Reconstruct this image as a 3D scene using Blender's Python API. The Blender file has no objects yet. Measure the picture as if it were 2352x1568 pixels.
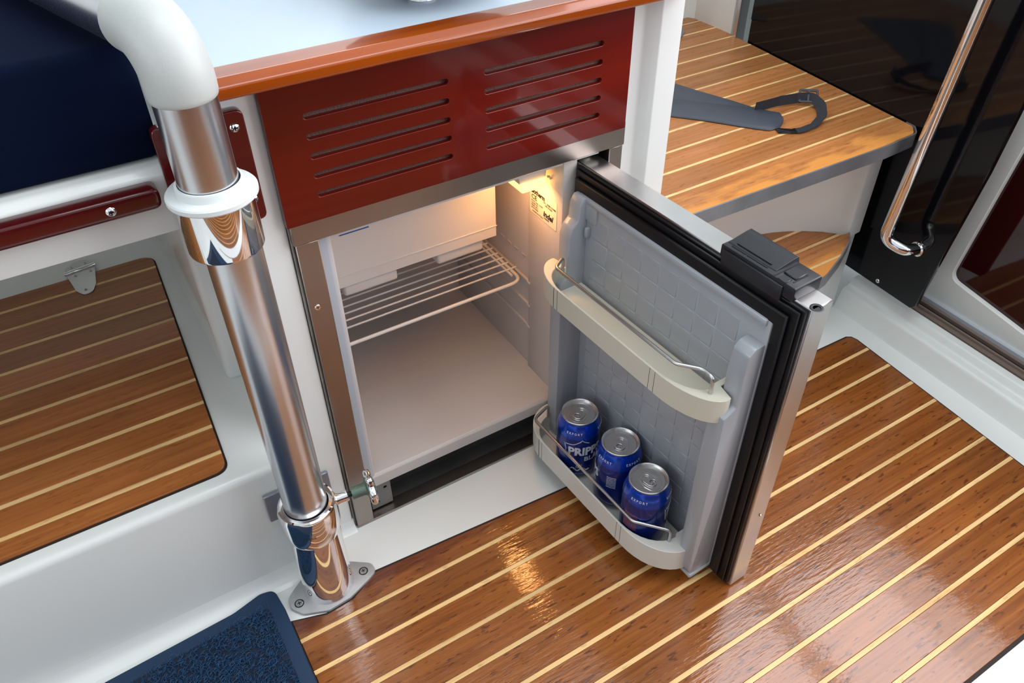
import bpy, bmesh, math, random
from mathutils import Vector, Matrix, Euler
random.seed(7)
sc = bpy.context.scene
col = sc.collection
PI = math.pi
# ------------------------------------------------------------------ camera
yaw, pitch, roll = math.radians(31.0), math.radians(40.59), math.radians(-.748)
fw = Vector((math.sin(yaw)*math.cos(pitch), math.cos(yaw)*math.cos(pitch), -math.sin(pitch)))
rt = Vector((math.cos(yaw), -math.sin(yaw), 0)); up = rt.cross(fw)
r2 = rt*math.cos(roll)+up*math.sin(roll); u2 = -rt*math.sin(roll)+up*math.cos(roll)
cam = bpy.data.cameras.new('camera'); cam.sensor_width = 36; cam.lens = 1820.5/2352*36
cam.clip_start = .02
co = bpy.data.objects.new('camera', cam); col.objects.link(co)
M = Matrix((r2, u2, -fw)).transposed().to_4x4(); M.translation = Vector((0, 0, 1.0))
co.matrix_world = M
sc.camera = co
# ------------------------------------------------------------------ world, lights, exposure
w = bpy.data.worlds.new('world'); sc.world = w; w.use_nodes = True
bg = w.node_tree.nodes['Background']; bg.inputs[0].default_value = (.80, .90, 1.0, 1); bg.inputs[1].default_value = 1.0
sc.view_settings.view_transform = 'Standard'; sc.view_settings.look = 'None'
sc.view_settings.gamma = 1; sc.view_settings.use_curve_mapping = False; sc.view_settings.exposure = -0.22
def area(name, loc, rot, sx, sy, power, color=(1, 1, 1)):
    l = bpy.data.lights.new(name, 'AREA'); l.shape = 'RECTANGLE'; l.size = sx; l.size_y = sy
    l.energy = power; l.color = color
    o = bpy.data.objects.new(name, l); o.location = loc; o.rotation_euler = rot; col.objects.link(o)
    return o
area('roof_hatch_light', (.45, .35, 1.93), (0, 0, 0), .9, .7, 10, (.91, .98, 1))
area('side_window_light', (-1.70, .3, 1.25), (0, math.radians(-90), 0), .6, 1.6, 11, (.90, .95, 1))
area('galley_window_light', (.45, 1.62, 1.35), (math.radians(-90), 0, 0), 1.7, .45, 8, (.86, .93, 1))
# ------------------------------------------------------------------ materials
def newmat(name):
    m = bpy.data.materials.new(name); m.use_nodes = True
    return m, m.node_tree, m.node_tree.nodes['Principled BSDF']
def srgb(r, g, b):
    f = lambda c: (c/255/12.92) if c/255 <= .04045 else ((c/255+.055)/1.055)**2.4
    return (f(r), f(g), f(b), 1)
def mat(name, c, rough=.5, metal=0, coat=0, bump=0, bscale=60, var=0, spec=.5, emis=None, est=0, aniso=0):
    m, nt, p = newmat(name)
    p.inputs['Base Color'].default_value = c; p.inputs['Roughness'].default_value = rough
    p.inputs['Metallic'].default_value = metal; p.inputs['Specular IOR Level'].default_value = spec
    if coat: p.inputs['Coat Weight'].default_value = coat; p.inputs['Coat Roughness'].default_value = .06
    if emis: p.inputs['Emission Color'].default_value = emis; p.inputs['Emission Strength'].default_value = est
    if bump or var:
        tc = nt.nodes.new('ShaderNodeTexCoord'); n = nt.nodes.new('ShaderNodeTexNoise')
        n.inputs['Scale'].default_value = bscale; n.inputs['Detail'].default_value = 4
        nt.links.new(tc.outputs['Object'], n.inputs['Vector'])
        if bump:
            b = nt.nodes.new('ShaderNodeBump'); b.inputs['Strength'].default_value = bump; b.inputs['Distance'].default_value = .002
            nt.links.new(n.outputs['Fac'], b.inputs['Height']); nt.links.new(b.outputs[0], p.inputs['Normal'])
        if var:
            n2 = nt.nodes.new('ShaderNodeTexNoise'); n2.inputs['Scale'].default_value = bscale*.12; n2.inputs['Detail'].default_value = 5
            nt.links.new(tc.outputs['Object'], n2.inputs['Vector'])
            mr = nt.nodes.new('ShaderNodeMapRange'); mr.inputs[1].default_value = .3; mr.inputs[2].default_value = .7
            mr.inputs[3].default_value = 1-var; mr.inputs[4].default_value = 1+var*.4
            nt.links.new(n2.outputs['Fac'], mr.inputs[0])
            mx = nt.nodes.new('ShaderNodeMix'); mx.data_type = 'RGBA'; mx.blend_type = 'MULTIPLY'; mx.inputs[0].default_value = 1
            mx.inputs[6].default_value = c; nt.links.new(mr.outputs[0], mx.inputs[7]); nt.links.new(mx.outputs[2], p.inputs['Base Color'])
    return m
def wood(name, dark, mid, light, rough=.3, coat=.3, fleck=.6, grain=1.0, tint=.22, bump=.25, cscale=1.0, cior=1.5):
    m, nt, p = newmat(name); N = nt.nodes; L = nt.links
    tc = N.new('ShaderNodeTexCoord'); oi = N.new('ShaderNodeObjectInfo')
    ad = N.new('ShaderNodeVectorMath'); ad.operation = 'ADD'
    cx = N.new('ShaderNodeCombineXYZ'); mu = N.new('ShaderNodeMath'); mu.operation = 'MULTIPLY'; mu.inputs[1].default_value = 37
    L.new(oi.outputs['Random'], mu.inputs[0]); L.new(mu.outputs[0], cx.inputs[0]); L.new(mu.outputs[0], cx.inputs[2])
    L.new(tc.outputs['Object'], ad.inputs[0]); L.new(cx.outputs[0], ad.inputs[1])
    def noise(sx, sy, sz, det, dist=0):
        mp = N.new('ShaderNodeMapping'); mp.inputs['Scale'].default_value = (sx, sy, sz)
        L.new(ad.outputs[0], mp.inputs[0]); n = N.new('ShaderNodeTexNoise'); n.inputs['Scale'].default_value = 1
        n.inputs['Detail'].default_value = det; n.inputs['Distortion'].default_value = dist
        L.new(mp.outputs[0], n.inputs['Vector']); return n.outputs['Fac']
    a = noise(4*cscale, 150*cscale, 60*cscale, 8, .6*grain); r = N.new('ShaderNodeValToRGB')
    e = r.color_ramp.elements; e[0].position = .22; e[0].color = dark; e[1].position = .80; e[1].color = light
    k = r.color_ramp.elements.new(.5); k.color = mid
    L.new(a, r.inputs[0])
    b = noise(45, 210, 160, 3); fr = N.new('ShaderNodeMapRange'); fr.inputs[1].default_value = .61; fr.inputs[2].default_value = .67
    fr.inputs[3].default_value = 0; fr.inputs[4].default_value = fleck
    L.new(b, fr.inputs[0])
    mx = N.new('ShaderNodeMix'); mx.data_type = 'RGBA'; L.new(fr.outputs[0], mx.inputs[0]); L.new(r.outputs[0], mx.inputs[6])
    mx.inputs[7].default_value = (dark[0]*.55, dark[1]*.45, dark[2]*.4, 1)
    big = noise(4, 9, 9, 3, .5)
    ad2 = N.new('ShaderNodeMath'); ad2.operation = 'MULTIPLY_ADD'; ad2.inputs[1].default_value = tint; 
    L.new(oi.outputs['Random'], ad2.inputs[0])
    mr = N.new('ShaderNodeMapRange'); mr.inputs[1].default_value = .3; mr.inputs[2].default_value = .7
    mr.inputs[3].default_value = .80-tint/2; mr.inputs[4].default_value = 1.10-tint/2; L.new(big, mr.inputs[0]); L.new(mr.outputs[0], ad2.inputs[2])
    m2 = N.new('ShaderNodeMix'); m2.data_type = 'RGBA'; m2.blend_type = 'MULTIPLY'; m2.inputs[0].default_value = 1
    L.new(mx.outputs[2], m2.inputs[6]); L.new(ad2.outputs[0], m2.inputs[7]); L.new(m2.outputs[2], p.inputs['Base Color'])
    p.inputs['Roughness'].default_value = rough; p.inputs['Specular IOR Level'].default_value = .2; p.inputs['Coat Weight'].default_value = coat; p.inputs['Coat Roughness'].default_value = .07; p.inputs['Coat IOR'].default_value = cior
    if bump:
        bn = N.new('ShaderNodeBump'); bn.inputs['Strength'].default_value = bump; bn.inputs['Distance'].default_value = .0008
        c2 = noise(45, 260, 200, 3); L.new(c2, bn.inputs['Height']); L.new(bn.outputs[0], p.inputs['Normal']); L.new(bn.outputs[0], p.inputs['Coat Normal'])
    return m
GEL = mat('white_gelcoat', srgb(230, 233, 230), .28, coat=.4, var=.05, bscale=20)
GELO = GEL
TEAK = wood('teak', srgb(112, 58, 18), srgb(144, 82, 31), srgb(164, 99, 42), rough=.4, coat=1.0, fleck=.8, bump=.5, cior=1.65)
TEAKL = wood('teak_light', srgb(150, 92, 48), srgb(176, 114, 64), srgb(194, 132, 82), rough=.4, coat=.2, fleck=.4, bump=.2)
TEAKH = wood('teak_hatch', srgb(140, 82, 40), srgb(166, 100, 50), srgb(184, 116, 60), rough=.35, coat=.3, fleck=.35, bump=.15)
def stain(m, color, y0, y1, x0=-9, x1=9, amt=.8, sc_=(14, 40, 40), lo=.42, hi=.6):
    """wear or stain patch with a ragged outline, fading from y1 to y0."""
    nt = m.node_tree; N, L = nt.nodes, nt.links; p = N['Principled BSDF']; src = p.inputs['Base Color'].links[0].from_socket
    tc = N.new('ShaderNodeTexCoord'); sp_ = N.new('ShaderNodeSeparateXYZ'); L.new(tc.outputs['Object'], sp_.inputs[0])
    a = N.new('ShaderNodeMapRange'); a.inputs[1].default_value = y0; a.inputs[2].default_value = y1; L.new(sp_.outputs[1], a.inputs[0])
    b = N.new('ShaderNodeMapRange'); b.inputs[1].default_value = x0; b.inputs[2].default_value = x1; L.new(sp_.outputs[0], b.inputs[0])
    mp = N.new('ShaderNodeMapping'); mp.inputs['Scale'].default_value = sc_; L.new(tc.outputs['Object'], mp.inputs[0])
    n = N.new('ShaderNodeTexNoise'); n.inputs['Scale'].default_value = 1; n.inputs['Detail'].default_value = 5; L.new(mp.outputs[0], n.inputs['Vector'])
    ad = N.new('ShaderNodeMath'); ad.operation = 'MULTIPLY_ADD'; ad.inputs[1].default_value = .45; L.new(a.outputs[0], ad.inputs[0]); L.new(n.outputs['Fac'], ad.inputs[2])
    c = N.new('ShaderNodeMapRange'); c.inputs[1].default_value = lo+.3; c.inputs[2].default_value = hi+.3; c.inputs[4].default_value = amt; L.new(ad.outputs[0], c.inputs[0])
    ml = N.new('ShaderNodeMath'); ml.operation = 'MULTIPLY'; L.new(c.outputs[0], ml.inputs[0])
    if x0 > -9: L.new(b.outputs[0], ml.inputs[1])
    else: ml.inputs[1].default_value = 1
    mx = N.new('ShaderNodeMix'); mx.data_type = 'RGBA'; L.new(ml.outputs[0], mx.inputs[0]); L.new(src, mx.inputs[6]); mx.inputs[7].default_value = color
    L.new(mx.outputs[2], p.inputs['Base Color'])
stain(TEAKL, srgb(222, 150, 74), .76, .700, amt=.75)
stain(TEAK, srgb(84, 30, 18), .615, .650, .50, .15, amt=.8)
HOLLY = wood('holly', srgb(216, 170, 108), srgb(240, 200, 138), srgb(248, 212, 154), rough=.4, coat=.25, fleck=.35, tint=.08, bump=.1)
MAHO = wood('mahogany', srgb(76, 6, 0), srgb(98, 11, 1), srgb(120, 26, 3), rough=.35, coat=.7, fleck=.0, tint=.05, bump=0, cscale=.25)
MAHOE = wood('mahogany_edge', srgb(122, 46, 0), srgb(146, 62, 0), srgb(160, 74, 4), rough=.3, coat=1.0, fleck=.0, tint=.05, bump=0, cscale=.35)
MAHOD = wood('mahogany_dark', srgb(58, 7, 9), srgb(76, 11, 12), srgb(90, 18, 14), rough=.3, coat=.8, fleck=.0, tint=.05, bump=0, cscale=.3)
ROUTED = mat('routed_wood', srgb(96, 66, 58), .8, bump=.8, bscale=500)
LAM = mat('pale_blue_laminate', srgb(176, 192, 206), .38, var=.04, bscale=30)
ALU = mat('anodised_aluminium', (.70, .71, .74, 1), .26, metal=1)
CHROME = mat('polished_chrome', (.86, .86, .87, 1), .04, metal=1)
SATIN = mat('satin_steel', (.62, .61, .60, 1), .28, metal=1, var=.12, bscale=90)
FRAME = mat('brushed_frame_steel', (.36, .31, .28, 1), .3, metal=1, var=.1, bscale=60)
CAST = mat('cast_aluminium', (.42, .42, .42, 1), .5, metal=.3, bump=.15, bscale=400, var=.15)
CASTG = mat('weathered_bronze_green', srgb(110, 132, 120), .45, metal=.55, bump=.3, bscale=300, var=.3)
NYLON = mat('white_nylon', srgb(222, 228, 228), .35)
ELB = mat('elbow_plastic', srgb(186, 190, 187), .42, bump=.08, bscale=300)
NAVY = mat('navy_fabric', srgb(9, 19, 42), .9, bump=.25, bscale=900, spec=.05)
MATB = mat('mat_border_rubber', srgb(8, 45, 76), .55, bump=.15, bscale=500)
MATL = mat('mat_vinyl_loops', srgb(22, 74, 116), .4)
MATD = mat('mat_backing', srgb(6, 26, 50), .8)
LINER = mat('fridge_liner_plastic', srgb(200, 194, 190), .32, coat=.2)
FLANGE = mat('flange_plastic', srgb(176, 182, 190), .35)
EVAP = mat('freezer_plastic', srgb(222, 220, 216), .38)
DLIN = mat('door_liner_plastic', srgb(160, 164, 170), .28, coat=.3)
SHELFP = mat('shelf_plastic', srgb(214, 212, 204), .4)
SHELFP2 = mat('aged_shelf_plastic', srgb(206, 202, 186), .4)
GASK = mat('black_gasket_rubber', srgb(8, 8, 12), .38, spec=.35)
BLK = mat('black_plastic', srgb(28, 30, 36), .35)
DARK = mat('dark_void', srgb(7, 7, 7), .6)
DGREY = mat('dark_grey_sill', srgb(70, 68, 66), .55, var=.3, bscale=120)
WIREM = mat('white_coated_wire', srgb(230, 226, 220), .35)
RAILW = mat('steel_wire', (.55, .55, .55, 1), .28, metal=1)
GLASSB = mat('black_glass_panel', srgb(9, 10, 14), .08, spec=.32)
TINT = mat('tinted_window', srgb(46, 10, 8), .05, spec=.6)
STRAP = mat('strap_leatherette', srgb(64, 70, 80), .5, bump=.2, bscale=500)
WEB = mat('strap_webbing', srgb(40, 42, 50), .8, bump=.4, bscale=900)
CANB = mat('can_blue', srgb(0, 66, 186), .22, metal=.55, coat=.5)
CAND = mat('can_dark_blue', srgb(2, 32, 116), .28, metal=.4, coat=.4)
CANW = mat('can_print_white', srgb(196, 200, 210), .4)
CANR = mat('can_print_red', srgb(150, 84, 78), .5)
CANLID = mat('can_lid_aluminium', (.80, .80, .80, 1), .27, metal=1)
INK = mat('black_ink', srgb(24, 20, 18), .7)
PAPER = mat('label_paper', srgb(226, 220, 200), .6)
BLUE = mat('label_blue', srgb(30, 90, 170), .5)
LENS = mat('lamp_lens', srgb(255, 230, 170), .4, emis=(1, .50, .11, 1), est=3.6)
LAMPW = mat('lamp_housing_plastic', srgb(214, 208, 196), .4)
STEELP = mat('grey_steel_plate', srgb(120, 118, 116), .4, metal=.4, var=.2, bscale=150)
CATCH = mat('anodised_catch', srgb(140, 142, 150), .4, metal=.5)
SEAL = mat('sealant_bead', srgb(150, 146, 138), .7, var=.4, bscale=200)
SEAM = mat('dark_seam', srgb(38, 26, 20), .7)
GREYEDGE = mat('aluminium_nosing', srgb(150, 152, 156), .4, metal=.6, var=.3, bscale=80)
TRK = mat('track_brown_seal', srgb(120, 104, 94), .5)
# ------------------------------------------------------------------ object helpers
def tag(o, label=None, cat=None, group=None, kind=None):
    if label: o['label'] = label
    if cat: o['category'] = cat
    if group: o['group'] = group
    if kind: o['kind'] = kind
    return o
def thing(name, loc, label, cat, group=None):
    o = bpy.data.objects.new(name, None); o.empty_display_size = .02; col.objects.link(o); o.location = loc
    return tag(o, label, cat, group)
def worldmat(o):
    m = Matrix.Translation(o.location)
    p = o.parent
    return m if p is None else m
def obj(name, me, m=None, parent=None, label=None, kind=None):
    """me: bmesh or mesh, in world coordinates."""
    if isinstance(me, bmesh.types.BMesh):
        x = bpy.data.meshes.new(name); me.to_mesh(x); me.free(); me = x
    if m: me.materials.clear(); me.materials.append(m)
    o = bpy.data.objects.new(name, me); col.objects.link(o)
    if parent is not None:
        o.parent = parent
        if parent.type == 'EMPTY': o.matrix_parent_inverse = Matrix.Translation(parent.location).inverted()
        # mesh parents all sit at the origin, in world coordinates
    if label: o['label'] = label
    if kind: o['kind'] = kind
    return o
def shade(bm, ang=40):
    for f in bm.faces: f.smooth = True
    for e in bm.edges:
        if len(e.link_faces) == 2 and e.calc_face_angle(0) > math.radians(ang): e.smooth = False
    return bm
def bevel(bm, r, seg=2, edges=None):
    if r > 0:
        bmesh.ops.bevel(bm, geom=(edges or bm.edges[:]), offset=r, segments=seg, profile=.5, affect='EDGES', clamp_overlap=True)
    return bm
def box(x0, x1, y0, y1, z0, z1, r=0, seg=2):
    bm = bmesh.new(); bmesh.ops.create_cube(bm, size=1)
    for v in bm.verts:
        v.co = Vector(((x0+x1)/2+v.co.x*(x1-x0), (y0+y1)/2+v.co.y*(y1-y0), (z0+z1)/2+v.co.z*(z1-z0)))
    bevel(bm, r, seg); return shade(bm)
def join(*bms):
    o = bmesh.new()
    for b in bms:
        me = bpy.data.meshes.new('t'); b.to_mesh(me); b.free(); o.from_mesh(me); bpy.data.meshes.remove(me)
    return o
def prism(pts, a, b, ax='z', r=0, seg=2, fn=None):
    """polygon pts (2D) extruded from a to b along ax."""
    def P(u, v, t):
        return Vector({'z': (u, v, t), 'y': (u, t, v), 'x': (t, u, v)}[ax])
    bm = bmesh.new()
    lo = [bm.verts.new(P(u, v, a)) for u, v in pts]; hi = [bm.verts.new(P(u, v, b)) for u, v in pts]
    n = len(pts)
    bm.faces.new(lo[::-1]); bm.faces.new(hi)
    for i in range(n): bm.faces.new((lo[i], lo[(i+1) % n], hi[(i+1) % n], hi[i]))
    bmesh.ops.recalc_face_normals(bm, faces=bm.faces)
    if r: 
        es = [e for e in bm.edges if len(e.link_faces) == 2 and e.calc_face_angle(0) > math.radians(25)]
        bevel(bm, r, seg, es)
    if fn:
        for v in bm.verts: v.co = Vector(fn(*v.co))
        bmesh.ops.recalc_face_normals(bm, faces=bm.faces)
    return shade(bm)
def mapped(bm, fn):
    for v in bm.verts: v.co = Vector(fn(*v.co))
    bmesh.ops.recalc_face_normals(bm, faces=bm.faces); return bm
def tube(path, r, seg=16, caps=True, closed=False):
    """sweep a circle (r number or list) along a path."""
    P = [Vector(p) for p in path]; n = len(P); bm = bmesh.new(); rings = []
    nrm = None
    for i, p in enumerate(P):
        t = (P[(i+1) % n]-P[i-1]) if (closed or 0 < i < n-1) else (P[1]-P[0] if i == 0 else P[-1]-P[-2])
        t.normalize()
        if nrm is None:
            nrm = t.orthogonal().normalized()
        nrm = (nrm-t*nrm.dot(t)).normalized(); bn = t.cross(nrm)
        rr = r[i] if isinstance(r, (list, tuple)) else r
        rings.append([bm.verts.new(p+(nrm*math.cos(2*PI*k/seg)+bn*math.sin(2*PI*k/seg))*rr) for k in range(seg)])
    for i in range(n if closed else n-1):
        A, B = rings[i], rings[(i+1) % n]
        for k in range(seg): bm.faces.new((A[k], A[(k+1) % seg], B[(k+1) % seg], B[k]))
    if caps and not closed:
        bm.faces.new(rings[0][::-1]); bm.faces.new(rings[-1])
    bmesh.ops.recalc_face_normals(bm, faces=bm.faces)
    return shade(bm, 50)
def lathe(prof, c=(0, 0, 0), seg=48, axis=None, capends=True):
    """prof: (r, z) list; revolve about vertical axis through c, or axis vector."""
    bm = bmesh.new(); rings = []
    for r, z in prof:
        if r < 1e-6: rings.append([bm.verts.new((0, 0, z))])
        else: rings.append([bm.verts.new((r*math.cos(2*PI*k/seg), r*math.sin(2*PI*k/seg), z)) for k in range(seg)])
    for A, B in zip(rings, rings[1:]):
        if len(A) == 1 and len(B) == 1: continue
        for k in range(seg):
            if len(A) == 1: bm.faces.new((A[0], B[(k+1) % seg], B[k]))
            elif len(B) == 1: bm.faces.new((A[k], A[(k+1) % seg], B[0]))
            else: bm.faces.new((A[k], A[(k+1) % seg], B[(k+1) % seg], B[k]))
    m = Matrix.Translation(Vector(c))
    if axis is not None: m = m @ Vector((0, 0, 1)).rotation_difference(Vector(axis)).to_matrix().to_4x4()
    bmesh.ops.transform(bm, matrix=m, verts=bm.verts)
    bmesh.ops.recalc_face_normals(bm, faces=bm.faces)
    return shade(bm, 35)
def fillet(pts, rad, seg=5, closed=True):
    """round 2D/3D polyline corners; rad number or per-point list."""
    out = []; n = len(pts); V = [Vector(p) for p in pts]
    for i in range(n):
        r = rad[i] if isinstance(rad, (list, tuple)) else rad
        if (not closed and i in (0, n-1)) or r <= 0: out.append(V[i]); continue
        p, a, b = V[i], V[i-1]-V[i], V[(i+1) % n]-V[i]
        la, lb = a.length, b.length; a.normalize(); b.normalize()
        ang = a.angle(b, 0)
        if abs(ang-PI) < .02: out.append(p); continue
        d = min(r/math.tan(ang/2), la*.49, lb*.49)
        s, e = p+a*d, p+b*d
        for k in range(seg+1):
            t = k/seg; out.append(s*(1-t)**2+p*2*t*(1-t)+e*t*t)
    return [tuple(v) for v in out]
def rrect(x0, x1, y0, y1, r, seg=5): return fillet([(x0, y0), (x1, y0), (x1, y1), (x0, y1)], r, seg)
def holed(outer, holes, a, b, bev=0, fn=None):
    """flat plate with holes: outline in (u,v), thickness a..b in w; fn maps (u,v,w)->world."""
    cu = bpy.data.curves.new('t', 'CURVE'); cu.dimensions = '2D'; cu.fill_mode = 'BOTH'
    for pl in [outer]+holes:
        s = cu.splines.new('POLY'); s.points.add(len(pl)-1); s.use_cyclic_u = True
        for i, p in enumerate(pl): s.points[i].co = (p[0], p[1], 0, 1)
    cu.extrude = (b-a)/2-bev; cu.bevel_depth = bev; cu.bevel_resolution = 1; cu.offset = -bev
    o = bpy.data.objects.new('t', cu); col.objects.link(o)
    me = bpy.data.meshes.new_from_object(o.evaluated_get(bpy.context.evaluated_depsgraph_get()))
    bpy.data.objects.remove(o); bpy.data.curves.remove(cu)
    bm = bmesh.new(); bm.from_mesh(me); bpy.data.meshes.remove(me)
    bmesh.ops.remove_doubles(bm, verts=bm.verts, dist=1e-6)
    for v in bm.verts:
        v.co.z += (a+b)/2
        if fn: v.co = Vector(fn(*v.co))
    bmesh.ops.recalc_face_normals(bm, faces=bm.faces)
    return bm
def text(body, size, fn, ext=.0001, bold=0, shear=0, align='LEFT', sx=1):
    """text mesh; fn maps (u,v,w) to world."""
    cu = bpy.data.curves.new('t', 'FONT'); cu.body = body; cu.size = size; cu.extrude = ext; cu.offset = bold; cu.shear = shear
    cu.align_x = align; cu.resolution_u = 2
    o = bpy.data.objects.new('t', cu); col.objects.link(o)
    me = bpy.data.meshes.new_from_object(o.evaluated_get(bpy.context.evaluated_depsgraph_get()))
    bpy.data.objects.remove(o); bpy.data.curves.remove(cu)
    bm = bmesh.new(); bm.from_mesh(me); bpy.data.meshes.remove(me)
    for v in bm.verts: v.co = Vector(fn(v.co.x*sx, v.co.y, v.co.z))
    return bm
def clip(poly, axis, lo, hi):
    def half(pl, c, sign):
        out = []
        for i in range(len(pl)):
            p, q = pl[i-1], pl[i]; a, b = (p[axis]-c)*sign, (q[axis]-c)*sign
            if (a >= 0) != (b >= 0):
                t = a/(a-b); out.append((p[0]+(q[0]-p[0])*t, p[1]+(q[1]-p[1])*t))
            if b >= 0: out.append(q)
        return out
    r = half(poly, lo, 1)
    return half(r, hi, -1) if len(r) > 2 else []
def planks(poly, ys, hw, ztop, th, parent, m, mh=None, gap=.0005):
    """teak planks along X between inlay strips centred on ys."""
    ys = sorted(ys); lo = min(p[1] for p in poly)-1; hi = max(p[1] for p in poly)+1
    edges = [lo]+ys+[hi]
    for i in range(len(edges)-1):
        a = edges[i]+(hw/2+gap/2 if i else 0); b = edges[i+1]-(hw/2+gap/2 if i < len(ys) else 0)
        pl = clip(poly, 1, a, b)
        if len(pl) > 2 and max(p[1] for p in pl)-min(p[1] for p in pl) > .002:
            obj('plank', prism(pl, ztop-th, ztop+random.uniform(-.0002, .0001), r=.0006, seg=1), m, parent)
    for y in ys:
        pl = clip(poly, 1, y-hw/2, y+hw/2)
        if len(pl) > 2: obj('inlay_strip', prism(pl, ztop-th, ztop-.0003), mh or HOLLY, parent)
def screw(c, n, r, parent, name='screw', m=None, dome=True):
    """cross-head screw at c, facing n; the cross recess is part of its mesh."""
    n = Vector(n).normalized(); c = Vector(c)
    prof = [(0, .0), (r, 0), (r, r*.12), (r*.9, r*.25), (r*.5, r*(.5 if dome else .26)), (0, r*(.6 if dome else .26))]
    bm = lathe(prof, c, 20, n)
    a = n.orthogonal().normalized(); b = n.cross(a); a, b = (a+b).normalized(), (b-a).normalized()
    top = c+n*r*(.62 if dome else .28)
    for d, e in ((a, b), (b, a)):
        vs = [bm.verts.new(top+d*r*.52*s1+e*r*.11*s2) for s1, s2 in ((1, 1), (-1, 1), (-1, -1), (1, -1))]
        f = bm.faces.new(vs); f.material_index = 1
        if f.normal.dot(n) < 0: f.normal_flip()
        f.normal_update()
    o = obj(name, bm, None, parent); o.data.materials.append(m or CHROME); o.data.materials.append(DARK)
    return o
# ================================================================== SETTING
floor = obj('floor', box(-1.7, 1.35, -1.3, 1.6, -.06, 0), GEL)
tag(floor, kind='structure')
FP = [(.035, .02), (1.20, .118), (1.128, .118), (1.140, .29), (1.1655, .650), (1.163, .659), (1.156, .6645), (1.067, .667), (.62, .6475), (.51, .646), (.165, .669), (.125, .645), (.035, .655)]
FP = [(.035, -.2), (.035, .655), (.08, .640), (.12, .643), (.165, .667), (.51, .646), (.62, .6475), (1.067, .667), (1.156, .6645), (1.163, .659), (1.1655, .650), (1.140, .29), (1.128, .118), (.45, .118), (.45, -.2)]
FP = [(.035, .118), (.035, .655), (.08, .640), (.12, .643), (.165, .667), (.51, .646), (.62, .6475), (1.067, .667), (1.156, .6645), (1.163, .659), (1.1655, .650), (1.140, .29), (1.128, .118)]
ys = [.163, .213, .263, .3135, .364, .414, .465, .516, .569, .6205]
obj('floor_seam', prism([(-.3, .113), (-.3, .12), (.032, .12), (.032, .658), (.08, .6435), (.12, .6465), (.165, .6705), (.51, .6495), (.62, .651), (1.067, .6705), (1.157, .668), (1.166, .662), (1.169, .650), (1.143, .29), (1.131, .113)], -.002, .0004), SEAM, floor)
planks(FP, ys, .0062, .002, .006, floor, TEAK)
planks([(-1.6, -1.25), (1.12, -1.25), (1.12, 0.02), (-1.6, 0.02)], [-.03-.06*k for k in range(20)], .0062, .002, .006, floor, TEAK)
wf_ = obj('wall_front', box(-1.75, 1.4, -1.34, -1.30, 0, 1.0), MAHOD)
tag(wf_, kind='structure')
# ledge and sill on the right
wr = obj('wall_right', join(
    prism(fillet([(1.205, -.01), (1.2105, .004), (1.221, .042), (1.239, .0445), (1.246, .058), (1.262, .060), (1.262, .050), (1.30, .050), (1.36, .050), (1.36, -.01)], [0, .012, .009, .008, .006, .003, 0, 0, 0, 0], 4), -1.3, .747, 'y',
          fn=lambda x, y, z: (x+.035*(y-.66), y, z))), GEL)
tag(wr, kind='structure')
obj('upper_wall', box(1.40, 1.46, -1.3, 1.7, .05, 1.95), GEL, wr)
# ceiling, rear
ce = obj('ceiling', holed([(-1.75, -.55), (1.45, -.55), (1.45, 1.72), (-1.75, 1.72)], [[(0, 0), (.9, 0), (.9, .7), (0, .7)]], 1.94, 1.98), GEL)
tag(ce, kind='structure')
wb = obj('wall_back', holed([(-1.75, 0), (1.45, 0), (1.45, 1.98), (-1.75, 1.98)], [[(-.45, 1.12), (1.3, 1.12), (1.3, 1.58), (-.45, 1.58)]], 0, .04, fn=lambda u, v, w: (u, 1.68+w, v)), GEL)
tag(wb, kind='structure')
wl = obj('wall_left', holed([(-.6, 0), (1.7, 0), (1.7, 1.98), (-.6, 1.98)], [[(-.5, .95), (1.1, .95), (1.1, 1.55), (-.5, 1.55)]], 0, .04, fn=lambda u, v, w: (-1.78+w, u, v)), GEL)
tag(wl, kind='structure')
# ================================================================== GALLEY CABINET
YF = .759
cab = thing('galley_cabinet', (.4, 1.0, 0), 'white moulded galley unit around the open fridge, with a slotted dark red panel', 'cabinet')
lc = join(prism(fillet([(.122, YF), (.171, YF), (.171, 1.45), (.122, 1.45)], [.012, .004, 0, 0], 4), -.005, .705),
          box(.078, .171, .915, 1.45, .222, .60, .01, 3))
obj('left_column', lc, GEL, cab)
obj('column_foot', prism([(YF+.004, -.001), (.744, -.001), (.7495, .0015), (.754, .0045), (.757, .009), (YF+.0005, .018), (YF+.004, .018)], .120, .1715, 'x'), GEL, cab)
obj('right_column', prism(fillet([(.6285, .764), (.640, .764), (.652, .7615), (.662, .752), (.668, .747), (.703, .747), (.703, 1.36), (.6285, 1.36)], [0, 0, .01, .01, .004, .003, 0, 0], 4), -.005, .715), GEL, cab)
obj('upper_body', box(.171, .6285, .762, 1.3, .546, .700), GEL, cab)
obj('rear_body', box(.171, .6285, 1.16, 1.3, .0, .546), GEL, cab)
obj('side_seal', box(.1715, .1745, .7575, .765, 0, .70, .001, 1), SEAL, cab)
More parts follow.
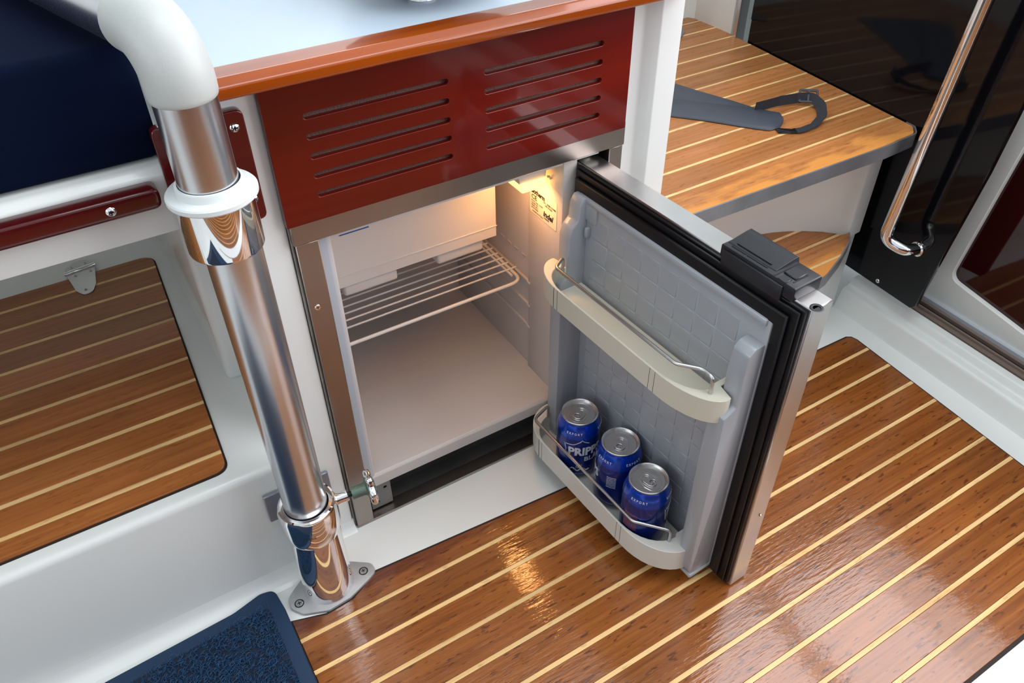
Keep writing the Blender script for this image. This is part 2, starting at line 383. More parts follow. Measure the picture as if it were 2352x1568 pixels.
# slotted panel
def slot(x0, x1, z, h=.0066):
    r = h/2; o = []
    for k in range(7): a = -PI/2+PI*k/6; o.append((x1-r+r*math.cos(a), z+r*math.sin(a)))
    for k in range(7): a = PI/2+PI*k/6; o.append((x0+r+r*math.cos(a), z+r*math.sin(a)))
    return o
sl = [slot(.209, .373, z) for z in (.6575, .6355, .6135, .5915, .5690)]+[slot(.4175, .5815, z) for z in (.6575, .6350, .6125, .5900, .5675)]
vp = obj('vent_panel', holed([(.169, .539), (.6245, .539), (.6245, .694), (.169, .694)], sl, 0, .010, bev=.0006, fn=lambda u, v, w: (u, .757-w, v)), MAHO, cab, label='glossy dark red mahogany panel with ten vent slots')
obj('slot_backing', box(.172, .621, .7535, .7585, .545, .69), ROUTED, vp)
# worktop
wt = thing('worktop', (.4, 1.0, .70), 'pale blue-grey galley worktop with glossy orange-brown wooden edge', 'worktop')
obj('laminate_top', box(.100, .690, .752, 1.50, .706, .7205, .001, 1), LAM, wt)
obj('edge_trim', prism(fillet([(.712, .7045), (.7525, .7045), (.7525, .7215), (.722, .7225), (.7115, .7165)], [.004, .0005, .0012, .006, .004], 6), .094, .697, 'x', r=0), MAHOE, wt)
# object whose base just shows on the worktop
dish = thing('dish', (.395, .90, .7205), 'round glass dish base just showing on worktop at top edge', 'dish')
obj('dish_body', lathe([(0, .0), (.034, 0), (.036, .002), (.03, .006), (.03, .012), (.055, .02), (.085, .035), (.100, .055), (.098, .055), (.082, .037), (.05, .024), (0, .02)], (.408, .858, .7206), 48), BLK, dish)
obj('dish_foot', lathe([(.012, 0), (.0145, .0), (.0155, .002), (.0145, .004), (.012, .004)], (.386, .824, .7206), 32), CHROME, dish)
# ================================================================== FRIDGE
fr = thing('fridge', (.40, .95, 0), 'open built-in fridge with steel frame, lit interior lamp and wide-open door', 'fridge')
ff = obj('steel_frame', join(
    box(.1745, .2015, .752, .775, .004, .5125, .001, 1),
    box(.1745, .627, .752, .775, -.001, .0045, .0006, 1),
    box(.606, .6275, .752, .775, .004, .5125, .001, 1),
    box(.172, .6275, .749, .775, .5135, .546, .0012, 1)), FRAME, fr)
screw((.1845, .7518, .4235), (0, -1, 0), .0038, ff, m=CHROME, dome=False)
for x in (.232, .375, .47): screw((x, .7518, .0015), (0, -1, 0), .0012, ff, m=SATIN)
obj('plinth_recess', join(box(.20, .606, .80, .82, .0, .07), box(.20, .606, .765, .82, -.002, .0035)), DGREY, fr)
hp = obj('hinge_plate', holed([(.206, .008), (.240, .008), (.240, .062), (.206, .062)], [[(.214+.0052*math.cos(a*PI/6), .021+.0052*math.sin(a*PI/6)) for a in range(12)], [(.231+.003*math.cos(a*PI/6), .047+.003*math.sin(a*PI/6)) for a in range(12)]], 0, .002, fn=lambda u, v, w: (u, .768-w, v)), STEELP, fr, label='grey steel hinge plate with two holes')
obj('plate_back', box(.2065, .2395, .769, .771, .009, .061), DARK, hp)
# liner cavity
cx0, cx1, ct, cb = .218, .540, .502, .088
obj('liner', join(
    prism(fillet([(.2015, .762), (.2185, .762), (.2185, 1.12), (.2015, 1.12)], [0, .003, 0, 0], 3), .062, .520),
    box(.540, .562, .762, .848, .062, .520, .002), box(.5445, .562, .848, 1.12, .062, .520, .001),
    box(.2015, .562, .764, 1.12, ct, .520), box(.2015, .562, 1.10, 1.12, .062, .520),
    prism(fillet([(.760, .064), (.760, .0835), (.764, .0875), (.80, cb-.002), (1.12, cb-.002), (1.12, .064)], [.001, .003, .002, 0, 0, 0], 3), .2015, .562, 'x')), LINER, fr)
obj('liner_flange', prism(fillet([(.2015, .7605), (.2125, .7605), (.2185, .765), (.2185, .80), (.2015, .80)], [0, .002, .002, 0, 0], 3), .064, .512), FLANGE, fr)
ribs = []
for z in (.262, .2165, .173):
    ribs.append(box(.5405, .5452, .846, 1.10, z-.0035, z+.0005, .0006, 1))
    ribs.append(box(.5385, .543, .842, .850, z-.0025, z+.0015, .0007, 1))
for k in range(9):
    ribs.append(box(.5435, .5455, .86+k*.022, .872+k*.022, .30, .302, 0))
obj('shelf_grooves', join(*ribs), LINER, fr)
obj('side_gap', box(.562, .606, .79, .80, .0, .515), DARK, fr)
# freezer box
fz = obj('freezer_box', join(box(.222, .503, .882, 1.095, .345, .498, .003), prism([(.252, .3435), (.503, .3435), (.503, .50), (.222, .50), (.222, .3435)], .878, .8825, 'y', r=.0008, seg=1)), EVAP, fr, label='white freezer box with flat front flap')
obj('flap_hinge_line', box(.232, .5035, .8765, .8785, .3615, .363, .0004, 1), EVAP, fz)
obj('drip_tray', join(box(.258, .341, .884, 1.08, .3215, .345, .005, 3), box(.405, .4835, .884, 1.08, .3215, .345, .005, 3)), EVAP, fr)
st = obj('freezer_sticker', box(.262, .306, .8768, .8779, .4265, .441), PAPER, fr, label='white sticker with blue stripe and dark lettering')
obj('sticker_stripe', box(.263, .305, .8762, .8769, .4268, .4305), BLUE, st)
obj('sticker_text', text('isotherm', .0085, lambda u, v, w: (.266+u, .8764-w, .4315+v), bold=.0002, sx=1.0), INK, st)
# lamp on ceiling, right
lp = obj('lamp_housing', join(prism([(.487, .478), (.528, .478), (.531, .503), (.484, .503)], .786, .85, 'y', r=.001)), LAMPW, fr, label='small lamp housing glowing warm yellow')
obj('lamp_lens', prism(fillet([(.488, .4655), (.527, .4655), (.5275, .479), (.4875, .479)], [.004, .004, 0, 0], 3), .783, .848, 'y', r=.0008, seg=1), LENS, lp)
obj('lamp_switch', tube([(.532, .79, .475), (.536, .79, .4745), (.5385, .79, .470)], .0018, 8), LAMPW, lp)
l = bpy.data.lights.new('fridge_lamp_light', 'AREA'); l.shape = 'RECTANGLE'; l.size = .036; l.size_y = .06; l.energy = .30; l.color = (1, .43, .15)
lo = bpy.data.objects.new('fridge_lamp_light', l); lo.location = (.507, .815, .4635); lo.rotation_euler = (math.radians(8), 0, 0); col.objects.link(lo)
l = bpy.data.lights.new('fridge_lamp_glow', 'POINT'); l.shadow_soft_size = .012; l.energy = .022; l.color = (1, .48, .12)
lo = bpy.data.objects.new('fridge_lamp_glow', l); lo.location = (.5335, .80, .462); col.objects.link(lo)
# rating label on the right wall: x = .5398, u runs towards -Y
RX = .5398
rl = obj('rating_label', prism(rrect(.774, .842, .3945, .439, .003, 3), RX-.0004, RX, 'x'), PAPER, fr, label='cream rating label printed in black')
LM = lambda u0, v0: (lambda u, v, w: (RX-.0006-w, .841-u0-u, v0+v))
obj('label_text', join(
    text('isotherm', .0105, LM(.003, .4280), bold=.0004, sx=.9),
    text('CE', .010, LM(.003, .4185), bold=.0001, sx=1.2),
    text('No. 2/9801/27000', .0042, LM(.034, .4245)), text('S/N 83636', .0042, LM(.038, .4205)),
    text('R134a 2.4oz  12/24V', .0035, LM(.003, .4140)), text('12/24V DC', .0038, LM(.003, .4100)), text('MOD. 49 L', .0038, LM(.003, .4062)), text('45 W MAX', .0038, LM(.003, .4024)),
    text('indel', .0125, LM(.034, .4040), bold=.0004, shear=.2, sx=1.0),
    text('MARINE', .0036, LM(.036, .4000)), text('MADE IN ITALY', .0034, LM(.006, .3975), sx=1.2)), INK, rl)
# wire shelf
zs = .262
ws = obj('wire_shelf', tube(fillet([(.222, .856, zs), (.534, .856, zs), (.534, 1.08, zs)], [0, .02, 0], 6, closed=False), .0028, 10), WIREM, fr, label='white coated wire shelf')
ws2 = [(.222, .889), (.222, .906), (.222, .922), (.222, .938), (.222, .955), (.222, .972), (.222, .99), (.222, 1.008), (.222, 1.026), (.222, 1.05)]
for i, (x, y) in enumerate(ws2):
    obj('shelf_wire', tube([(.222, y, zs+.003), (.5385 if i else .5435, y, zs+.003)], .0015, 8), WIREM, ws)
obj('side_bar', tube([(.5265, .874, zs+.001), (.5265, 1.08, zs+.001)], .002, 8), WIREM, ws)
obj('side_bar', tube([(.226, .86, zs), (.226, 1.08, zs)], .002, 8), WIREM, ws)
# ---------------- door, in its own frame: u from hinge to free edge, n inwards, z up
HX, HY = .563, .760
dl = math.hypot(.017, .382); du = (.017/dl, -.382/dl); dn = (-.382/dl, -.017/dl)
def D(u, n, z): return (HX+du[0]*u+dn[0]*n, HY+du[1]*u+dn[1]*n, z)
def dbox(u0, u1, n0, n1, z0, z1, r=0, seg=2): return mapped(box(u0, u1, n0, n1, z0, z1, r, seg), D)
door = obj('door', dbox(-.012, .382, -.0335, -.001, .006, .501, .0012, 1), SATIN, fr, label='open fridge door in a brushed steel edge frame')
def ring(u0, u1, z0, z1, v0, v1, y0, y1, n0, n1, bev):
    return holed([(u0, z0), (u1, z0), (u1, z1), (u0, z1)], [[(v0, y0), (v1, y0), (v1, y1), (v0, y1)]], n0, n1, bev, lambda u, v, w: D(u, w, v))
g = obj('gasket', join(
    ring(.000, .378, .010, .4975, .020, .352, .035, .468, -.001, .003, .0008),
    ring(.0025, .3735, .0135, .4945, .020, .352, .035, .468, .003, .0065, .0012),
    ring(.007, .364, .022, .4860, .018, .350, .032, .468, .0065, .012, .0018)), GASK, door, label='black rubber magnetic gasket')
L0 = .0125
lin = obj('door_liner', join(
    dbox(.016, .350, .0, L0, .030, .4705, .003),
    # right upright
    mapped(prism([(L0-.002, .030), (.050, .038), (.053, .05), (.053, .345), (.036, .3535), (.036, .4), (.034, .430), (.026, .4375), (L0-.002, .4385)], .3235, .3485, 'x', r=.0025, seg=2), D),
    # left upright
    mapped(prism([(L0-.002, .030), (.050, .038), (.053, .05), (.053, .345), (.041, .3535), (.041, .416), (.036, .430), (.027, .439), (.025, .460), (.019, .4705), (L0-.002, .4705)], .0145, .038, 'x', r=.0025, seg=2), D),
    # top ridge left piece
    dbox(.016, .060, .006, .0155, .438, .4700, .003), dbox(.020, .345, .0, .016, .461, .4705, .003),
    dbox(.016, .350, .0, .050, .026, .034, .003),
    dbox(.0415, .0475, .012, .020, .415, .43, .002)), DLIN, door, label='grey moulded plastic inner door liner')
cells = []
for i in range(8):
    for j in range(12):
        u0 = .052+i*.0325; z0 = .060+j*.0325
        if z0+.03 > .452: continue
        cells.append(dbox(u0, u0+.0300, L0-.002, L0+.0007, z0, z0+.0300, .0006, 1))
tag(obj('embossed_squares', join(*cells), DLIN, door), kind='stuff')
plug = obj('hinge_plug', lathe([(0, 0), (.0062, 0), (.0072, .0008), (.0062, .0012), (.0042, .0008), (.0042, -.0005), (0, -.0005)], (.5875, .379, .501), 24), BLK, door, label='black ring plug in the top edge')
obj('door_screw', lathe([(0, 0), (.0026, 0), (.0018, .0012), (0, .0015)], D(.3825, -.022, .152), 16, (du[0], du[1], 0)), CHROME, door)
obj('hinge_tab', join(box(.5745, .585, .765, .775, .503, .514, .001, 1), box(.552, .592, .756, .775, .5075, .5135, .001, 1)), SHELFP, fr)
# shelf trays on the door
def tray(z0, z1, nf, m, lab, u0=.004, u1=.343, zf=None, eu=.062, nb=.044):
    """front straight, both ends a quarter ellipse back to the liner uprights."""
    out = [(u0+.024, .013), (u0+.024, .036), (u0+.001, nb-.003)]
    for k in range(11):
        t = PI/2*k/10; out.append((u0+eu-eu*math.cos(t), nb+(nf-nb)*math.sin(t)))
    for k in range(11):
        t = PI/2*k/10; out.append((u1-eu*1.25+eu*1.25*math.sin(t), nb+(nf-nb)*math.cos(t)))
    out += [(u1-.001, nb-.003), (u1-.022, .036), (u1-.022, .013)]
    inn = [(u0+.030, .016), (u0+.030, .044)]
    for k in range(9):
        t = PI/2*k/8; inn.append((u0+.068-.046*math.cos(t), .048+(nf-.0030-.048)*math.sin(t)))
    for k in range(9):
        t = PI/2*k/8; inn.append((u1-.088+.062*math.sin(t), .048+(nf-.0030-.048)*math.cos(t)))
    inn += [(u1-.030, .044), (u1-.030, .016)]
    t = obj('door_shelf', join(mapped(prism(out+inn[::-1], z0, z1, r=.0007, seg=1), D),
        mapped(prism(inn, (zf or z0+.002)-.003, (zf or z0+.002)), D)), m, door, label=lab)
    sm = []
    for u in (u0+.056, u0+.064, u1-.092, u1-.083):
        sm.append(dbox(u, u+.0005, nf-.003, nf+.0002, z0+.001, z1-.001))
    tag(obj('seam_line', join(*sm), DARK, door), kind='stuff')
    return t
ts = tray(.3340, .3690, .0815, SHELFP2, 'cream upper door shelf with tick marks and wire rail')
tb = tray(.0380, .0790, .0985, SHELFP, 'white lower door shelf holding three blue cans', u0=.000, u1=.337)
tk = []
for k in range(8): tk.append(dbox(.074+k*.0275, .0746+k*.0275, .0780, .0783, .3560, .362)); tk.append(dbox(.070+k*.0275, .0743+k*.0275, .0780, .0783, .3560, .3567))
tag(obj('tick_marks', join(*tk), INK, door), kind='stuff')
def rail(z, dz, nf, ua=.040, ub=.322, nb=.052):
    p = fillet([(ua, nb, z), (ua, nb, z+dz), (ua+.012, nf, z+dz), (ub-.040, nf, z+dz), (ub-.016, nf-.019, z+dz), (ub+.001, nb+.003, z+dz), (ub+.001, nb+.003, z)], [0, .006, .012, .015, .015, .006, 0], 5, closed=False)
    obj('shelf_rail', tube([D(*q) for q in p], .0024, 12), RAILW, door, label='bent steel wire rail')
rail(.367, .026, .0735); rail(.077, .026, .0935, .024, .310, .058)
# latch on top
lt = obj('door_latch', join(
    mapped(prism(fillet([(.258, .501), (.258, .5165), (.3605, .5165), (.3605, .501)], [0, .002, .002, 0], 3), -.0365, .004, 'y', r=.0012), lambda u, n, z: D(u, n, z)),
    dbox(.262, .3465, .002, .0065, .492, .512, .0015)), BLK, door, label='black plastic catch on the top edge')
obj('latch_flap', mapped(prism(fillet([(-.041, .513), (-.038, .522), (-.030, .5215), (-.004, .5175), (-.002, .5155), (-.03, .514)], [.001, .002, .004, .001, 0, 0], 3), .2605, .3275, 'x', r=.0008, seg=1), lambda u, n, z: D(u, n, z)), BLK, door)
tag(obj('latch_slot', join(dbox(.268, .288, -.0022, -.0006, .5164, .5172), dbox(.290, .318, -.0022, -.0006, .5164, .5172), dbox(.270, .318, -.008, -.0066, .5176, .5192)), DARK, door), kind='stuff')
obj('latch_slider', join(dbox(.3335, .3505, -.026, -.008, .515, .5185, .001, 1), dbox(.3365, .3475, -.006, .0045, .5158, .5175, .0006, 1)), BLK, door)
tag(obj('latch_groove', join(dbox(.3305, .3322, -.032, .003, .5163, .5170), dbox(.3505, .3518, -.026, -.003, .5163, .5170)), DARK, door), kind='stuff')
# ================================================================== CANS
def can(name, label, u, n, rot, marks):
    c = thing(name, (0, 0, 0), label, 'can', 'blue cans on the lower door shelf')
    R, Hc = .0330, .1130
    body = obj('can_body', lathe([(0, .003), (.022, .001), (.0245, 0), (.027, .003), (R-.001, .010), (R, .014), (R, Hc-.022), (R-.0006, Hc-.0185), (.0285, Hc-.005), (.0268, Hc-.002), (.0268, Hc-.001)], (0, 0, 0), 64), CANB, c)
    lab = obj('label_band', lathe([(R+.0001, .014), (R+.00025, .015), (R+.00025, Hc-.028), (R+.0001, Hc-.027)], (0, 0, 0), 64), CAND, c)
    obj('lid', lathe([(.0262, Hc-.003), (.0272, Hc-.001), (.0274, Hc+.0008), (.0266, Hc+.0014), (.0256, Hc+.0006), (.0248, Hc-.003), (.0236, Hc-.0052), (.0228, Hc-.0050), (.0222, Hc-.0036), (.0, Hc-.0034)], (0, 0, 0), 64), CANLID, c)
    # tab: ring with finger hole + rivet + score panel
    tabm = join(
        holed([(.0085*math.cos(a*PI/12)*.95-.002+(.007 if math.cos(a*PI/12) > 0 else 0), .0085*math.sin(a*PI/12)) for a in range(24)],
              [[(-.0045+.0048*math.cos(a*PI/8), .0050*math.sin(a*PI/8)) for a in range(16)], [(.0070+.0042*math.cos(a*PI/8), .0048*math.sin(a*PI/8)) for a in range(16)]], Hc-.0026, Hc-.0012, .0003),
        lathe([(0, 0), (.0028, 0), (.0024, .0010), (0, .0012)], (.0065, 0, Hc-.0032), 16))
    obj('pull_tab', tabm, CANLID, c)
    pr = [(.0225*math.cos(a), .0225*math.sin(a)) for a in [k*PI/24 for k in range(48)]]
    ov = fillet([(-.013, -.007), (.004, -.0135), (.017, -.011), (.019, 0), (.017, .011), (.004, .0135), (-.013, .007)], .008, 5)
    obj('lid_recess', tube([(x, y, Hc-.0033) for x, y in ov], .00045, 6, closed=True), CANLID, c)
    def wrap(z0, a0, r=R+.0005, cone=None):
        def f(uu, v, ww):
            z = z0+v; rr = r
            if cone and z > Hc-.0185: rr = r-(z-(Hc-.0185))/.0135*.0042
            a = a0+uu/R
            return ((rr+ww)*math.cos(a), (rr+ww)*math.sin(a), z)
        return f
    for a in marks['export']:
        obj('print_export', text('E X P O R T', .0050, wrap(Hc-.0165, a, cone=True), bold=.0001, sx=.95), CANW, lab)
    a = marks['name']
    obj('print_name', join(text('PRIPPS', .0225, wrap(.0545, a), bold=.0009, sx=.84), text('BLÅ', .0130, wrap(.0410, a+.75), bold=.0002, sx=1.0)), CANW, lab)
    def ridge(pts, r=.0005):
        return tube([wrap(0, 0, R+.0004)(uu, v, 0) for uu, v in pts], r, 6)
    base = a*R
    mt = [(base-.004, .075), (base+.008, .0765), (base+.018, .083), (base+.021, .0865), (base+.024, .083), (base+.034, .078)]
    mts = []
    for p, q in zip(mt, mt[1:]):
        for k in range(4): mts.append((p[0]+(q[0]-p[0])*k/4, p[1]+(q[1]-p[1])*k/4))
    obj('mountain_line', join(ridge(mts), ridge([(base-.006, .075), (base-.0035, .06), (base-.002, .05)])), CANW, lab)
    # small print block and ship
    sh = []
    for k in range(9):
        sh.append(ridge([(base+.004+k*.003, .022+.003*math.sin(k*1.3)), (base+.007+k*.003, .0235+.003*math.sin(k*1.3+1)), (base+.010+k*.003, .022+.003*math.sin(k*1.3+2))], .0007))
    for k in range(4): sh.append(ridge([(base+.014+k*.0025, .026), (base+.014+k*.0025, .031+.002*(k % 2))], .0006))
    obj('ship_emblem', join(*sh), CANW, lab)
    b0 = marks['bars']*R; bb = []
    for k in range(12): bb.append(ridge([(b0+k*.0019, .036), (b0+k*.0019, .056), (b0+k*.0019, .068)], .0004))
    obj('print_lines', join(*bb), CANR, lab)
    b1 = marks['sp']*R; tt = []
    for k in range(8): tt.append(ridge([(b1, .07-k*.003), (b1+.007, .07-k*.003), (b1+.014, .07-k*.003)], .0003))
    obj('small_print', join(*tt), CANW, lab)
    ob = []
    x, y, z = D(u, n, .0430)
    c.location = (x, y, z); c.rotation_euler = (0, 0, rot)
    for ch in c.children: ch.matrix_parent_inverse = Matrix.Identity(4)
    for ch in c.children:
        if ch.name.startswith(('pull_tab', 'lid_recess')): ch.rotation_euler = (0, 0, marks['tab'])
    return c
# angles are measured round each can, 0 = +X
can('drink_can', 'blue can nearest the hinge, name lettering facing out, warm light on its lid', .1035, .0590, 0, dict(export=[3.50, 5.1, 1.0], name=3.62, bars=1.4, tab=3.55, sp=.4))
can('drink_can', 'middle of the three blue cans, half hidden by the front one', .1830, .0475, 0, dict(export=[4.35, 2.95, 1.0], name=1.42, bars=6.9, tab=3.85, sp=3.55))
can('drink_can', 'blue can nearest the door latch, red small print facing out', .2560, .0590, 0, dict(export=[3.30, 4.95, .8], name=5.12, bars=3.05, tab=4.9, sp=.4))
# ================================================================== LEFT BENCH, SEAT
bench = thing('seat_locker', (-.35, 1.0, 0), 'white moulded seat base with low teak-topped step in its alcove', 'seat base')
obj('step_base', prism(fillet([(.728, -.001), (.729, .225), (1.55, .225), (1.55, -.001)], [0, .012, 0, 0], 6), -1.6, .1215, 'x'), GEL, bench)
obj('base_cove', prism([(.738, -.002), (.706, -.001), (.716, .002), (.7225, .007), (.7262, .014), (.7284, .028), (.738, .028)], -1.6, .1215, 'x'), GEL, bench)
obj('seat_front', prism(fillet([(YF, .568), (YF, .630), (.768, .6365), (.80, .638), (1.55, .638), (1.55, .600), (.80, .600), (.785, .568)], [.001, .006, .01, 0, 0, 0, 0, .001], 5), -1.6, .1215, 'x'), GEL, bench)
hat = obj('hatch', prism(fillet([(-1.0, .7505), (.0318, .7505), (.0590, 1.302), (-1.0, 1.302)], [0, .020, .026, 0], 8), .218, .2262), SEAM, bench, label='teak and pale strip lift-up hatch')
HP = fillet([(-1.0, .7535), (.0292, .7535), (.0565, 1.300), (-1.0, 1.300)], [0, .018, .024, 0], 8)
planks(HP, [.786, .838, .890, .942, .995, 1.047, 1.100, 1.153, 1.207, 1.260], .0062, .2285, .008, hat, TEAKH)
hg = obj('hinge', join(
    prism(fillet([(-.079, 1.312), (-.033, 1.318), (-.040, 1.262), (-.048, 1.240), (-.062, 1.236), (-.072, 1.255)], [.002, .002, .012, .012, .012, .012], 4), .2285, .2303),
    prism(fillet([(-.080, 1.310), (-.034, 1.316), (-.034, 1.330), (-.046, 1.345), (-.062, 1.345), (-.078, 1.332)], [.002, .002, .01, .012, .012, .01], 4), .2285, .2303)), SATIN, bench, label='steel hinge with tapered leaf')
obj('hinge_pin', tube([(-.082, 1.310, .2325), (-.032, 1.317, .2325)], .0032, 12), CHROME, hg)
for p in ((-.068, 1.328), (-.046, 1.330), (-.066, 1.300), (-.042, 1.302), (-.058, 1.250)):
    screw((p[0], p[1], .2303), (0, 0, 1), .0028, hg, m=SATIN)
rl2 = obj('wooden_rub_rail', prism(fillet([(-1.5, .609), (.0565, .6075), (.0580, .628), (-1.5, .630)], [0, .008, .008, 0], 5), .737, .7595, 'y', r=.003, seg=3), MAHOD, bench, label='dark red varnished rail with one screw')
screw((.012, .7372, .6175), (0, -1, 0), .0048, rl2)
cush = thing('seat_cushion', (-.5, 1.0, .655), 'dark navy fabric seat cushion at upper left', 'cushion')
cb_ = box(-1.3, .0755, .776, 1.40, .6385, .748, .010, 4)
obj('cushion_cover', cb_, NAVY, cush)
# ================================================================== BRACKET
br = thing('post_bracket', (.105, .75, .62), 'dark red wooden bracket on white column behind chrome collar', 'bracket')
bo = obj('bracket_plate', holed(rrect(.067, .1525, .560, .680, .008, 5), [], .0, .0115, .0015, lambda u, v, w: (u, .7585-w, v)), MAHOD, br)
for c in ((.1415, .7470, .6635), (.1425, .7470, .5850)): screw(c, (0, -1, 0), .0048, br)
bm_ = prism(fillet([(.0675, .7485), (.0675, .722), (.075, .712), (.118, .712), (.125, .722), (.125, .7485)], [.001, .004, .004, .004, .004, .001], 3), .590, .628)
obj('bracket_block', bm_, MAHOD, br)
# ================================================================== TABLE POST
px_, py_ = .0968, .6855
post = thing('table_post', (px_, py_, 0), 'tall aluminium table post with white elbow, chrome collar and floor socket', 'post')
fl = fillet([(.0405, .672), (.0415, .6895), (.056, .701), (.085, .7205), (.112, .7215), (.150, .6935), (.1655, .682), (.1665, .666), (.150, .658), (.118, .645), (.085, .642), (.052, .655)], .012, 5)
bfl = obj('base_flange', prism(fl, .0, .0058, r=.0016, seg=2), CAST, post, label='grey cast base flange')
for c in ((.0530, .6735, .0058), (.1500, .6745, .0058)):
    s = screw(c, (0, 0, 1), .0052, bfl, m=SATIN, dome=False)
    obj('screw_recess', lathe([(.0055, 0), (.0066, 0), (.0066, .0005), (.0055, .0007)], c, 24), DARK, bfl)
Rs = .0345
cx_, cy_ = .1005, .684
obj('socket_sleeve', lathe([(Rs+.002, .005), (Rs+.001, .008), (Rs, .012), (Rs, .125), (Rs-.0005, .140)], (cx_, cy_, 0), 64), CHROME, post)
ck = obj('clamp_ring', lathe([(Rs, .132), (Rs+.0012, .136), (Rs+.0035, .150), (Rs+.0035, .181), (Rs+.0015, .1865), (Rs-.001, .1875), (Rs-.006, .186), (Rs-.0068, .183), (Rs-.0068, .15)], (cx_, cy_, 0), 64), CHROME, post, label='mirror chrome clamp ring')
obj('engraved_text', text('MES', .007, lambda u, v, w: (cx_+(Rs+.0036)*math.cos(4.25+u/.036), cy_+(Rs+.0036)*math.sin(4.25+u/.036), .158+v), bold=.0001), RAILW, ck)
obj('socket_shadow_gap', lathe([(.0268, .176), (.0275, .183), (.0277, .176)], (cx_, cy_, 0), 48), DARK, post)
tp = (px_+.002, py_-.0012)
obj('lower_tube', lathe([(0, .178), (.0225, .178), (.0255, .1795), (.0270, .184), (.0273, .190), (.0273, .60)], (tp[0]+.0012, tp[1], 0), 64), ALU, post, label='brushed aluminium lower tube')
obj('collar', lathe([(.0277, .580), (.0350, .580), (.0356, .582), (.0356, .633), (.0277, .633)], (.0965, .6865, 0), 64), CHROME, post, label='mirror chrome collar')
obj('nylon_ring', lathe([(.0280, .6495), (.0300, .6495), (.0308, .648), (.0312, .6415), (.0400, .6405), (.0412, .639), (.0412, .635), (.0400, .6335), (.0280, .6335)], (.0965, .6865, 0), 64), NYLON, post, label='white nylon flanged ring')
obj('upper_tube', lathe([(.0268, .60), (.0268, .735)], (.0960, .6862, 0), 64), ALU, post, label='bright aluminium upper tube')
az = math.radians(-15.5); hd = Vector((math.sin(az), math.cos(az), 0)); ex = Vector((.0960, .6862, 0))
pth = [ex+Vector((0, 0, z)) for z in (.7275, .7285, .732, .738)]; Rb = .040; rr_ = [.0275, .0284, .0290, .0292]
for k in range(1, 15):
    a = PI/2*k/14; pth.append(ex+hd*(Rb*(1-math.cos(a)))+Vector((0, 0, .740+Rb*math.sin(a)))); rr_.append(.0292)
for d, r in ((.006, .0292), (.012, .0290), (.014, .0284)): pth.append(ex+hd*(Rb+d)+Vector((0, 0, .740+Rb))); rr_.append(r)
obj('elbow', tube(pth, rr_, 48), ELB, post, label='matt white plastic elbow')
obj('horizontal_tube', tube([ex+hd*(Rb+.008)+Vector((0, 0, .740+Rb)), ex+hd*(Rb+.62)+Vector((0, 0, .740+Rb))], .0268, 48), ALU, post)
# clamp screw and knob (towards +X, slightly toward the camera)
kd = Vector((.99, -.13, .03)).normalized(); k0 = Vector((cx_, cy_, .173))+kd*(Rs+.001)
kb = obj('clamp_boss', lathe([(0, -.003), (.0095, -.003), (.0085, .003), (.0078, .006), (.0078, .0165), (.0068, .0175), (0, .0175)], k0, 24, kd), CHROME, post)
obj('clamp_bolt', lathe([(.0038, .016), (.0038, .024)], k0, 16, kd), DARK, kb)
kn = obj('star_knob', join(lathe([(0, .0225), (.0078, .0225), (.0084, .0235), (.0082, .0385), (.0095, .0415), (.0165, .0435), (.0165, .046), (0, .047)], k0, 32, kd)), CASTG, post, label='weathered green-grey knob with chrome lobes')
a1 = kd.orthogonal().normalized(); a2 = kd.cross(a1)
kc = k0+kd*.0485; rim = []
ns = 72
for k in range(ns):
    a = 2*PI*k/ns; rr = .0215+.0030*math.cos(6*a)
    rim.append((a, rr))
bm = bmesh.new(); rg = []
for hgt, sc__ in ((-.0050, .80), (-.0035, .95), (0, 1.0), (.0035, .95), (.0052, .80), (.0050, .55), (.0030, .30)):
    rg.append([bm.verts.new(kc+kd*hgt+(a1*math.cos(a)+a2*math.sin(a))*rr*sc__) for a, rr in rim])
for A, B__ in zip(rg, rg[1:]):
    for k in range(ns): bm.faces.new((A[k], A[(k+1) % ns], B__[(k+1) % ns], B__[k]))
bm.faces.new(rg[0][::-1]); bm.faces.new(rg[-1]); bmesh.ops.recalc_face_normals(bm, faces=bm.faces)
obj('knob_lobes', shade(bm, 60), CHROME, kn)
# ================================================================== CATCHES
for nm, lab, x0, x1, y, z0, z1, sc_ in (('metal_catch', 'small grey metal catch plate on white base, left of post', .0560, .0800, .7275, .133, .184, (.0715, .152)),
                                         ('metal_catch', 'small grey metal catch plate on white column, right of post', .1325, .1500, .7585, .095, .146, (.142, .115))):
    c = thing(nm, ((x0+x1)/2, y, z0), lab, 'catch')
    obj('catch_plate', box(x0, x1, y-.006, y, z0, z1, .0012, 1), CATCH, c)
    screw((sc_[0], y-.006, sc_[1]), (0, -1, 0), .0048, c)
